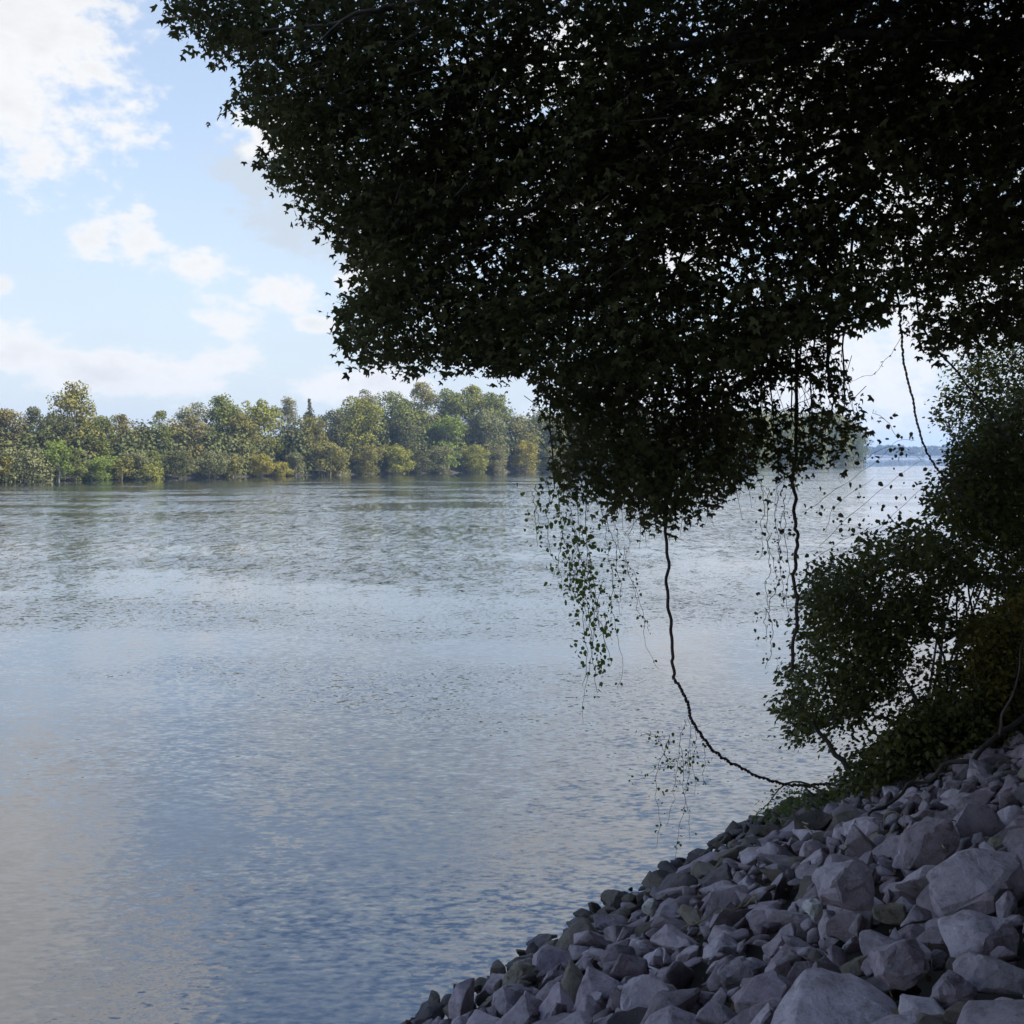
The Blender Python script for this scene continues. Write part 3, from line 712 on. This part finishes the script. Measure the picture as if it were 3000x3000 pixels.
    pj = proj(np.where(pos[:, 1:2] > .3, pos, np.array((0, .5, 99.0)))); ok = (pos[:, 1] < .3) | (pj[:, 0] > 3060) | (pj[:, 1] < -50)
    V, Q = leaves(pos[ok], ld[ok], nr[ok], sz[ok], OVAL)
    me = mesh_np('upper_foliage', rel(root, V), [Q]); o = link('upper_foliage', me, LEAF, root); o['kind'] = 'stuff'
big_tree()

def shade_wood():
    # unseen trees added beside and behind the viewer to shade rocks and boughs
    r = np.random.default_rng(42); g = Geo(); gl = Geo()
    for k, (a, d) in enumerate(((-9, 9.5), (-13, 7.0), (-14, 13), (-19, 9), (-24, 12), (-4, 13.5), (5, 15), (12, 13), (18, 16), (20, 10), (-8, 17), (0, 20), (26, 12))):
        x, y = P0 + ED * a + EN * d; z = float(bank_z(x, y)); h = r.uniform(13, 17)
        g.add(*tube(np.array(((x, y, z - .5), (x + r.normal(0, .2), y, z + h * .4), (x, y, z + h * .8))), (.35, .25, .08), 7))
        n = 1100; v = unit(r.normal(0, 1, (n, 3))) * r.uniform(.2, 1, (n, 1)) ** .5
        pos = np.array((x, y, z + h * .58)) + v * np.array((4.6, 4.6, h * .5))
        V, Q = leaves(pos, r.normal(0, 1, pos.shape), r.normal(0, 1, pos.shape), r.uniform(.4, .75, n), CLUMP); gl.add(V, Q)
    o = gl.build('unseen_shade_wood', LEAF, None, False); tag(o, 'unseen wood added on the bank top beside and behind the viewer for shade', 'woods', kind='stuff')
    g.build('trunks', BARK, o)
shade_wood()

# ------------------------------------------------------------------ hanging masses of leafy vine
def hanging_mass(poly, Dr, n, label, seed, stem=None, size=.062, holes=1.0, mat_=None, dens_edge=None):
    r = np.random.default_rng(seed); poly = np.array(poly, float); lo, hi = poly.min(0), poly.max(0)
    xy = r.uniform(lo, hi, (n * 3, 2)); xy = xy[inside(poly, xy)][:n]; n = len(xy)
    D = r.uniform(*Dr, n); base = np.stack([P(a, b, c) for (a, b), c in zip(xy, D)])
    kp = np.array([mnoise3.noise(Vector(p) * 1.6) for p in base]) > r.uniform(-.5, .1, n); base = base[kp]; n = len(base)
    root = thing('hanging_vine', P(poly[:, 0].mean(), lo[1], sum(Dr) / 2), label, 'vine', 'leafy vine masses hanging under the tree')
    d = unit(r.normal(0, .45, (n, 3)) + np.array((-.1, 0, -.9))); start = base - d * .35
    pos, ld, nr, sz = spray_leaves(start, d, 26, .85, r, size, PALM, .1, .17)
    pp = proj(pos); keep = inside(poly, pp + np.repeat(r.normal(0, 32, (n, 2)), 26, 0) + r.normal(0, 9, pp.shape))
    if dens_edge is not None: keep &= r.uniform(0, 1, len(pp)) < dens_edge(pp)
    V, Q = leaves(pos[keep], ld[keep], nr[keep], sz[keep], PALM); g = Geo(); g.add(V, Q); g.build('foliage', mat_ or LEAF, root, False, 'stuff')
    g = Geo()
    for s_, d_ in zip(start[::2], d[::2]):
        g.add(*tube(np.array((s_, s_ + d_ * .35, s_ + d_ * .7)), (.005, .004, .002), 3))
    for px in np.linspace(lo[0] + 60, hi[0] - 60, 7):
        a = P(px + r.normal(0, 20), lo[1] - 350, sum(Dr) / 2 + r.normal(0, .3)); b = P(px + r.normal(0, 30), hi[1] - r.uniform(120, 300), sum(Dr) / 2)
        g.add(*tube(wobble(catmull((a, a * .66 + b * .34 + r.normal(0, .05, 3), a * .33 + b * .67, b), 6), .03, int(px)), (.018, .007), 5))
    g.build('stems', VINEB, root, True, 'stuff')
    return root
hanging_mass([(1545, 1060), (1560, 1130), (1585, 1215), (1650, 1290), (1600, 1400), (1640, 1440), (1720, 1470), (1785, 1500), (1860, 1490), (1880, 1540), (1945, 1560), (1990, 1520), (2050, 1500), (2085, 1510),
              (2130, 1450), (2210, 1400), (2190, 1300), (2180, 1200), (2200, 1050)], (11.3, 13.2), 560,
             'broad dark leafy vine mass hanging to the water level left of centre-right', 61)
def de(pp):
    gap = np.exp(-(((pp[:, 0] - 2330) / 160) ** 2 + ((pp[:, 1] - 1160) / 45) ** 2)) * .85 + np.exp(-(((pp[:, 0] - 2120) / 40) ** 2 + ((pp[:, 1] - 1080) / 60) ** 2)) * .6
    return np.clip(.8 - gap, 0, 1)
hanging_mass([(2170, 1000), (2190, 1200), (2200, 1370), (2250, 1350), (2300, 1430), (2350, 1385), (2430, 1390), (2470, 1330), (2545, 1300), (2540, 1230), (2500, 1170), (2470, 1110), (2440, 1050), (2425, 960), (2300, 960)],
             (11.8, 12.8), 190, 'ragged leafy vine clump with sky gaps hanging round the right-hand vine stem', 62, dens_edge=de)

# ------------------------------------------------------------------ bare hanging vines
def twist(pts, rad, turns, k=6):
    pts = np.asarray(pts); n = len(pts); T = unit(np.gradient(pts, axis=0)); A = unit(np.cross(T, (.1, .99, .1))); B = np.cross(T, A)
    out = []
    for ph in (0, math.pi):
        th = np.linspace(0, turns * 2 * math.pi, n) + ph
        out.append(tube(pts + rad * .75 * (np.cos(th)[:, None] * A + np.sin(th)[:, None] * B), np.full(n, rad * .72), k))
    return out
def vine(label, parts):
    """parts: list of (name, [px,py,D ...], radius, turns or None)"""
    root = None
    for name, pts, rad, turns in parts:
        q = np.array([P(*p) for p in pts])
        if root is None: root = thing('woody_vine', q[0], label, 'vine', 'woody vines hanging from the tree')
        c = catmull(q, 24 if turns else 8)
        if turns:
            g = Geo()
            for V, Q in twist(wobble(c, rad * .8, int(pts[0][0])), rad, turns): g.add(V, Q)
            g.build(name, VINEB, root)
        else:
            g = Geo(); g.add(*tube(wobble(c, rad * 1.1, int(pts[0][0])), rad, 7)); g.build(name, VINEB, root)
    return root
vine('long bare woody vine bending sharply, then sweeping as a twisted rope to the bank',
     [('straight_stem', [(1935, 1100, 12.2), (1942, 1300, 12.2), (1948, 1500, 12.2), (1953, 1600, 12.2), (1956, 1720, 12.2), (1966, 1830, 12.2), (1969, 1920, 12.2), (1974, 1990, 12.2)], .018, None),
      ('twisted_stem', [(1972, 1985, 12.2), (2010, 2045, 12.2), (2028, 2110, 12.2), (2060, 2160, 12.25), (2096, 2206, 12.3), (2180, 2255, 12.5), (2270, 2292, 12.7), (2350, 2302, 12.8), (2425, 2298, 12.9), (2520, 2310, 12.7)], .0145, 40)])
vine('bare reddish vine stem hanging straight beside the right-hand leafy clump into the bush',
     [('stem', [(2325, 950, 12.4), (2335, 1200, 12.4), (2328, 1380, 12.4), (2326, 1450, 12.4), (2332, 1540, 12.4), (2338, 1590, 12.4), (2328, 1680, 12.4), (2332, 1760, 12.4), (2326, 1850, 12.4), (2322, 1960, 12.4)], .020, None)])
vine('twisted rope-like vine crossing the open sky gap on the right',
     [('stem', [(2600, 640, 11.6), (2632, 880, 11.6), (2642, 990, 11.6), (2650, 1070, 11.6), (2672, 1160, 11.6), (2690, 1250, 11.7), (2718, 1330, 11.9), (2760, 1390, 12.1), (2830, 1460, 12.4), (2900, 1540, 12.6)], .0095, 34)])
vine('thin straight vine slanting down to the bush right of the sky gap',
     [('stem', [(2680, 800, 11.4), (2700, 940, 11.4), (2770, 1050, 11.6), (2830, 1125, 11.9), (2890, 1200, 12.2), (2960, 1290, 12.4)], .011, None)])
vine('short vertical vine stem at the left edge of the open sky gap',
     [('stem', [(2424, 800, 12.0), (2428, 960, 12.0), (2426, 1090, 12.0), (2430, 1150, 12)], .016, None)])
# hanging leafy strands
def strands(label, lst, seed, leaf, m, every, side=.05, rad=.004):
    r = np.random.default_rng(seed); root = None; gs = Geo(); gl = Geo()
    for pts in lst:
        q = np.array([P(*p) for p in pts])
        if root is None: root = thing('trailing_vine', q[0], label, 'vine', 'thin leafy vines trailing above the water')
        c = wobble(catmull(q, 7), .02, int(r.integers(1e6))); gs.add(*tube(c, (rad, rad * .6), 4))
        Ls = np.linalg.norm(np.diff(c, axis=0), axis=1).sum(); n = max(3, int(Ls / every)); t = r.uniform(0, 1, n) * (len(c) - 1)
        i = t.astype(int).clip(0, len(c) - 2); p = c[i] + (c[i + 1] - c[i]) * (t - i)[:, None] + r.normal(0, side, (n, 3))
        kp = np.array([mnoise3.noise(Vector(v_) * 4.0) for v_ in p]) > r.uniform(-.45, .15, n); p = p[kp]; n = len(p)
        V, Q = leaves(p, r.normal(0, .6, (n, 3)) + (0, 0, -.8), r.normal(0, .7, (n, 3)) + (-.3, -.7, .3), leaf * r.uniform(.5, 1.3, n), SMALL); gl.add(V, Q)
    gs.build('stems', VINEB, root, True, 'stuff'); gl.build('leaves', m, root, False, 'stuff'); return root
SMALL = (np.array(((0, 0, 0), (-.42, .3, .05), (-.25, .85, 0), (0, 1.05, -.1), (.25, .85, 0), (.42, .3, .05))), np.array(((0, 1, 2, 3), (0, 3, 4, 5))))
def wander(px, py0, py1, D, r, drift=0, amp=22, n=6):
    ys = np.linspace(py0, py1, n); xs = px + np.linspace(0, drift, n) + np.concatenate(([0], np.cumsum(r.normal(0, amp, n - 1)) * .6))
    return [(x, y, D + r.normal(0, .05)) for x, y in zip(xs, ys)]
rS = np.random.default_rng(91)
strands('bright green trailing vine hanging in a long tapering curtain left of the bent woody vine',
        [wander(a, b, c, 11.6 + rS.uniform(-.3, .4), rS, dr, 14) for a, b, c, dr in
         ((1570, 1420, 1600, 10), (1600, 1400, 1640, -10), (1560, 1440, 1560, 20), (1650, 1430, 1760, 40), (1690, 1440, 1800, 10), (1640, 1460, 1700, 60), (1720, 1470, 1900, 20), (1660, 1500, 1730, -20), (1700, 1540, 1760, -30),
          (1690, 1650, 2010, 20), (1730, 1640, 1950, 30), (1740, 1700, 1900, 40), (1710, 1720, 2030, 15), (1760, 1480, 1760, 60), (1680, 1550, 1750, 20))],
        31, .050, LEAFV, .020, .085)
strands('thin nearly bare strands trailing between the green curtain and the bent woody vine',
        [wander(a, b, c, 11.9, rS, dr, 16) for a, b, c, dr in ((1780, 1480, 1800, 40), (1800, 1520, 1700, 60), (1830, 1600, 1960, 70), (1790, 1650, 2020, 10), (1860, 1500, 1690, 5), (1770, 1700, 2120, -30), (1850, 1700, 1850, 60))],
        32, .032, LEAFV, .07, .03, .003)
strands('small-leaved vine trailing just left of the reddish vine stem',
        [wander(a, b, c, 12.2, rS, dr, 14) for a, b, c, dr in ((2230, 1420, 1640, -10), (2250, 1430, 1700, 20), (2280, 1440, 1760, 10), (2300, 1500, 1830, 10), (2260, 1560, 1820, 20), (2240, 1780, 1960, 10), (2300, 1450, 1650, -20), (2280, 1700, 1880, -20))],
        33, .042, LEAF, .030, .085)
strands('wispy rootlets and small leaves dangling below the twisted part of the bent woody vine',
        [wander(a, b, c, 12.25, rS, dr, 16) for a, b, c, dr in ((2015, 2100, 2260, -60), (2010, 2110, 2420, -40), (2040, 2140, 2330, -20), (1900, 2140, 2180, 80), (1960, 2150, 2480, -40), (2020, 2200, 2460, 20), (1930, 2170, 2300, 60), (1990, 2180, 2520, -30), (2060, 2180, 2300, 10), (1880, 2150, 2160, 60), (1990, 2220, 2290, -180))],
        34, .036, LEAFV, .045, .05, .003)
strands('sparse leafy sprigs standing against the bright water right of the reddish vine stem',
        [[(2350, 1500, 12.6), (2440, 1440, 12.6), (2520, 1390, 12.6), (2620, 1300, 12.6), (2680, 1290, 12.6)], [(2400, 1600, 12.8), (2500, 1500, 12.8), (2600, 1420, 12.8), (2700, 1350, 12.8)],
         [(2450, 1640, 12.8), (2560, 1560, 12.8), (2680, 1450, 12.8), (2760, 1400, 12.8)], [(2520, 1350, 12.6), (2600, 1310, 12.6), (2680, 1330, 12.6)], [(2420, 1560, 12.7), (2450, 1480, 12.7), (2560, 1400, 12.7)],
         [(2360, 1660, 12.7), (2460, 1590, 12.7), (2600, 1530, 12.7)], [(2560, 1200, 12.4), (2610, 1250, 12.4), (2640, 1290, 12.4)]],
        35, .055, LEAF, .040, .10, .003)
strands('fine beaded tendril looping across the open sky gap', [[(2640, 980, 11.6), (2605, 1040, 11.6), (2570, 1085, 11.6), (2515, 1108, 11.6), (2470, 1130, 11.7)], [(2468, 1000, 11.8), (2470, 1080, 11.8), (2474, 1180, 11.8)]],
        36, .025, LEAF, .08, .006, .0025)

# ------------------------------------------------------------------ shrubs on the near bank
def shrub(label, poly, Dr, n, foot, seed, m, size=.055, stems=10, holes=(), name='riverside_shrub', per=16, length=.6, up=.25):
    r = np.random.default_rng(seed); poly = np.array(poly, float); lo, hi = poly.min(0), poly.max(0)
    xy = r.uniform(lo, hi, (n * 4, 2)); xy = xy[inside(poly, xy)][:n]; n = len(xy)
    D = r.uniform(*Dr, n); base = np.stack([P(a, b, c) for (a, b), c in zip(xy, D)])
    if n > 300: kp = np.array([mnoise3.noise(Vector(p) * 1.7) for p in base]) > r.uniform(-.5, .12, n); base = base[kp]; n = len(base)
    f = bank_hit(*foot)
    f = np.array(f); f[1] = max(f[1], Dr[0] * .98); f[2] = float(bank_z(f[0], f[1]))
    root = thing(name, f, label, 'shrub', 'shrubs along the top edge of the rocky bank')
    d = unit(unit(base - f) + np.array((-.55, 0, up)) + r.normal(0, .45, (n, 3))); start = base - d * length * .5
    pos, ld, nr, sz = spray_leaves(start, d, per, length, r, size, OVAL, .2, .11, .8)
    pp = proj(pos); keep = inside(poly, pp + np.repeat(r.normal(0, 34, (n, 2)), per, 0) + r.normal(0, 10, pp.shape)) & (pos[:, 2] > bank_z(pos[:, 0], pos[:, 1]) - .05) & (pos[:, 2] > .03)
    for cx, cy, rx, ry, pr in holes:
        q = ((pp[:, 0] - cx) / rx) ** 2 + ((pp[:, 1] - cy) / ry) ** 2; keep &= ~(r.uniform(0, 1, len(pp)) < pr * np.clip(1.6 - q, 0, 1))
    V, Q = leaves(pos[keep], ld[keep], nr[keep], sz[keep], OVAL); g = Geo(); g.add(V, Q); g.build('foliage', m, root, False, 'stuff')
    g = Geo()
    for k in range(stems):
        e = base[r.integers(n)]; s = f + r.normal(0, .15, 3) * (1, 1, 0) + (0, 0, -.2); mid = s * .5 + e * .5 + (0, 0, .1) + r.normal(0, .15, 3)
        g.add(*tube(wobble(catmull((s, s * .75 + mid * .25 + (0, 0, .1), mid, e), 6), .03, seed * 31 + k), (.035, .02, .012, .004), 6))
    g.build('stems', BARK, root, True)
    return root
SH = [(2850, 1760, 90, 50, .8), (2760, 1900, 90, 35, .85), (2690, 1960, 60, 40, .7), (2600, 2090, 60, 45, .8), (2500, 2150, 110, 40, .85), (2680, 2020, 50, 40, .7), (2640, 1700, 70, 40, .5), (2900, 1640, 50, 40, .5), (2780, 1820, 60, 40, .6), (2420, 2060, 60, 40, .4)]
shrub('main dark green bush leaning out over the river above the rocks',
      [(2345, 1720), (2400, 1640), (2480, 1620), (2580, 1560), (2660, 1520), (2760, 1500), (2900, 1560), (3050, 1600), (3050, 2000), (2900, 2010), (2700, 2050), (2620, 2110), (2560, 2180), (2480, 2200), (2400, 2160), (2330, 2180), (2280, 2190), (2340, 2120), (2262, 2080),
       (2290, 2010), (2300, 1960), (2360, 1880), (2350, 1800)], (12.2, 14.6), 3300, (2800, 2240), 71, LEAFS, .074, 9, SH)
shrub('dense shadowy bush at the foot of the slope behind the fallen branch', [(2440, 2300), (2480, 2230), (2560, 2170), (2650, 2080), (2760, 2010), (2880, 1960), (3060, 1900), (3060, 2170), (2900, 2210), (2750, 2260), (2600, 2300), (2480, 2330)],
      (11.6, 13.6), 1700, (2750, 2240), 72, LEAFS, .07, 8)
shrub('yellowish-lit bush at the right edge beside the main dark green bush, warm light in its leaf colour', [(2800, 1880), (2860, 1800), (2960, 1740), (3080, 1700), (3080, 2050), (2940, 2040), (2840, 2000)], (11.4, 12.2), 420, (2950, 2180), 73, LEAFY, .06, 6)
shrub('tall dark tangled bush rising at the right edge up to the overhanging boughs', [(2790, 1330), (2850, 1240), (2940, 1190), (3060, 1120), (3060, 1640), (2900, 1580), (2760, 1520), (2690, 1480), (2740, 1400), (2790, 1360)],
      (12.6, 15.0), 1700, (2990, 2180), 74, LEAFS, .072, 6)
shrub('light feathery willow-like bush behind the tall tangled bush at the right edge', [(2740, 1230), (2770, 1100), (2860, 1010), (2960, 980), (3080, 960), (3080, 1250), (2900, 1250), (2820, 1330), (2790, 1290)],
      (16.0, 18.5), 700, (2990, 2150), 75, LEAFW, .07, 6)
shrub('low green plants trailing over the rocks at the edge of the water', [(2195, 2390), (2230, 2350), (2300, 2330), (2400, 2330), (2480, 2290), (2620, 2280), (2680, 2290), (2560, 2350), (2450, 2370), (2350, 2385), (2260, 2395)],
      (12.0, 13.1), 240, (2420, 2350), 76, LEAFV, .05, 5, (), 'low_plant', 12, .4, .5)
shrub('low leafy sprigs reaching over the water under the twisted vine end', [(2280, 2330), (2310, 2295), (2400, 2290), (2480, 2310), (2520, 2340), (2400, 2350)], (12.5, 13.0), 40, (2450, 2340), 77, LEAFV, .055, 4, (), 'low_plant', 10, .4, .4)
def limb_thing(name, label, cat, pts, rad, m, group=None, k=7):
    q = np.array([bank_hit(a, b) + np.array(SLQ) * l if l is not None else P(a, b, 12.6) for a, b, l in pts])
    root = thing(name, q[0], label, cat, group); g = Geo(); g.add(*tube(wobble(catmull(q, 6), .04, int(pts[0][0])), rad, k)); g.build('stem', m, root)
    return root, q
root, q = limb_thing('fallen_branch', 'grey fallen branch lying along the top of the rocks below the bush', 'branch', [(2560, 2440, .12), (2640, 2385, .16), (2740, 2330, .18), (2860, 2285, .2), (2960, 2230, .25), (3060, 2170, .3)], (.012, .018, .026, .03), BARK)
g = Geo(); s = q[4]; g.add(*tube(wobble(catmull((s, s + (.05, 0, .25), s + (.22, .05, .6), s + (.3, .1, 1.0)), 5), .02, 5), (.018, .012, .005), 6)); g.build('side_branch', BARK, root)
limb_thing('leaning_stem', 'bare dark stem slanting from the bank up into the main bush', 'branch', [(2500, 2290, None), (2440, 2210, None), (2390, 2140, None), (2340, 2060, None), (2300, 2020, None)], (.035, .025, .012), BARK)
STRAW = bark_mat('dry_straw', (.30, .26, .16), 20)
STK = [((2020, 2790), (2240, 2700), 'long pale stick lying across the middle of the lower rocks'), ((2370, 2455), (2400, 2490), 'short straw-coloured stem stuck up between rocks below the low plants'),
       ((2600, 2475), (2670, 2450), 'thin straw stem lying level below the fallen branch'), ((2800, 2560), (2840, 2480), 'curved straw stem above the largest peaked boulder'),
       ((2200, 2720), (2245, 2695), 'short pale twig left of the triangular grey rock'), ((2490, 2560), (2530, 2460), 'slender pale stick leaning on the triangular grey rock')]
for (a, b, lab) in STK:
    limb_thing('dry_stick', lab, 'stick', [(a[0], a[1], .16), ((a[0] + b[0]) / 2 + 4, (a[1] + b[1]) / 2, .19), (b[0], b[1], .17)], (.007, .005), STRAW, 'dry sticks on the rocks', 5)

# ------------------------------------------------------------------ air
def haze():
    m = bpy.data.materials.new('thin_haze'); m.use_nodes = True; t = m.node_tree; t.nodes.clear()
    o = t.nodes.new('ShaderNodeOutputMaterial'); v = t.nodes.new('ShaderNodeVolumePrincipled')
    v.inputs['Color'].default_value = (.42, .62, 1, 1); v.inputs['Density'].default_value = .00024; v.inputs['Anisotropy'].default_value = .2
    t.links.new(v.outputs[0], o.inputs['Volume'])
    x0, x1, y0, y1, z0, z1 = -3700, 3700, -400, 4000, -2.2, 60
    V = np.array([(x, y, z) for z in (z0, z1) for y in (y0, y1) for x in (x0, x1)], float)
    Q = np.array(((0, 2, 3, 1), (4, 5, 7, 6), (0, 1, 5, 4), (2, 6, 7, 3), (0, 4, 6, 2), (1, 3, 7, 5)))
    tag(link('haze', mesh_np('haze', V, [Q]), m), kind='stuff')
haze()
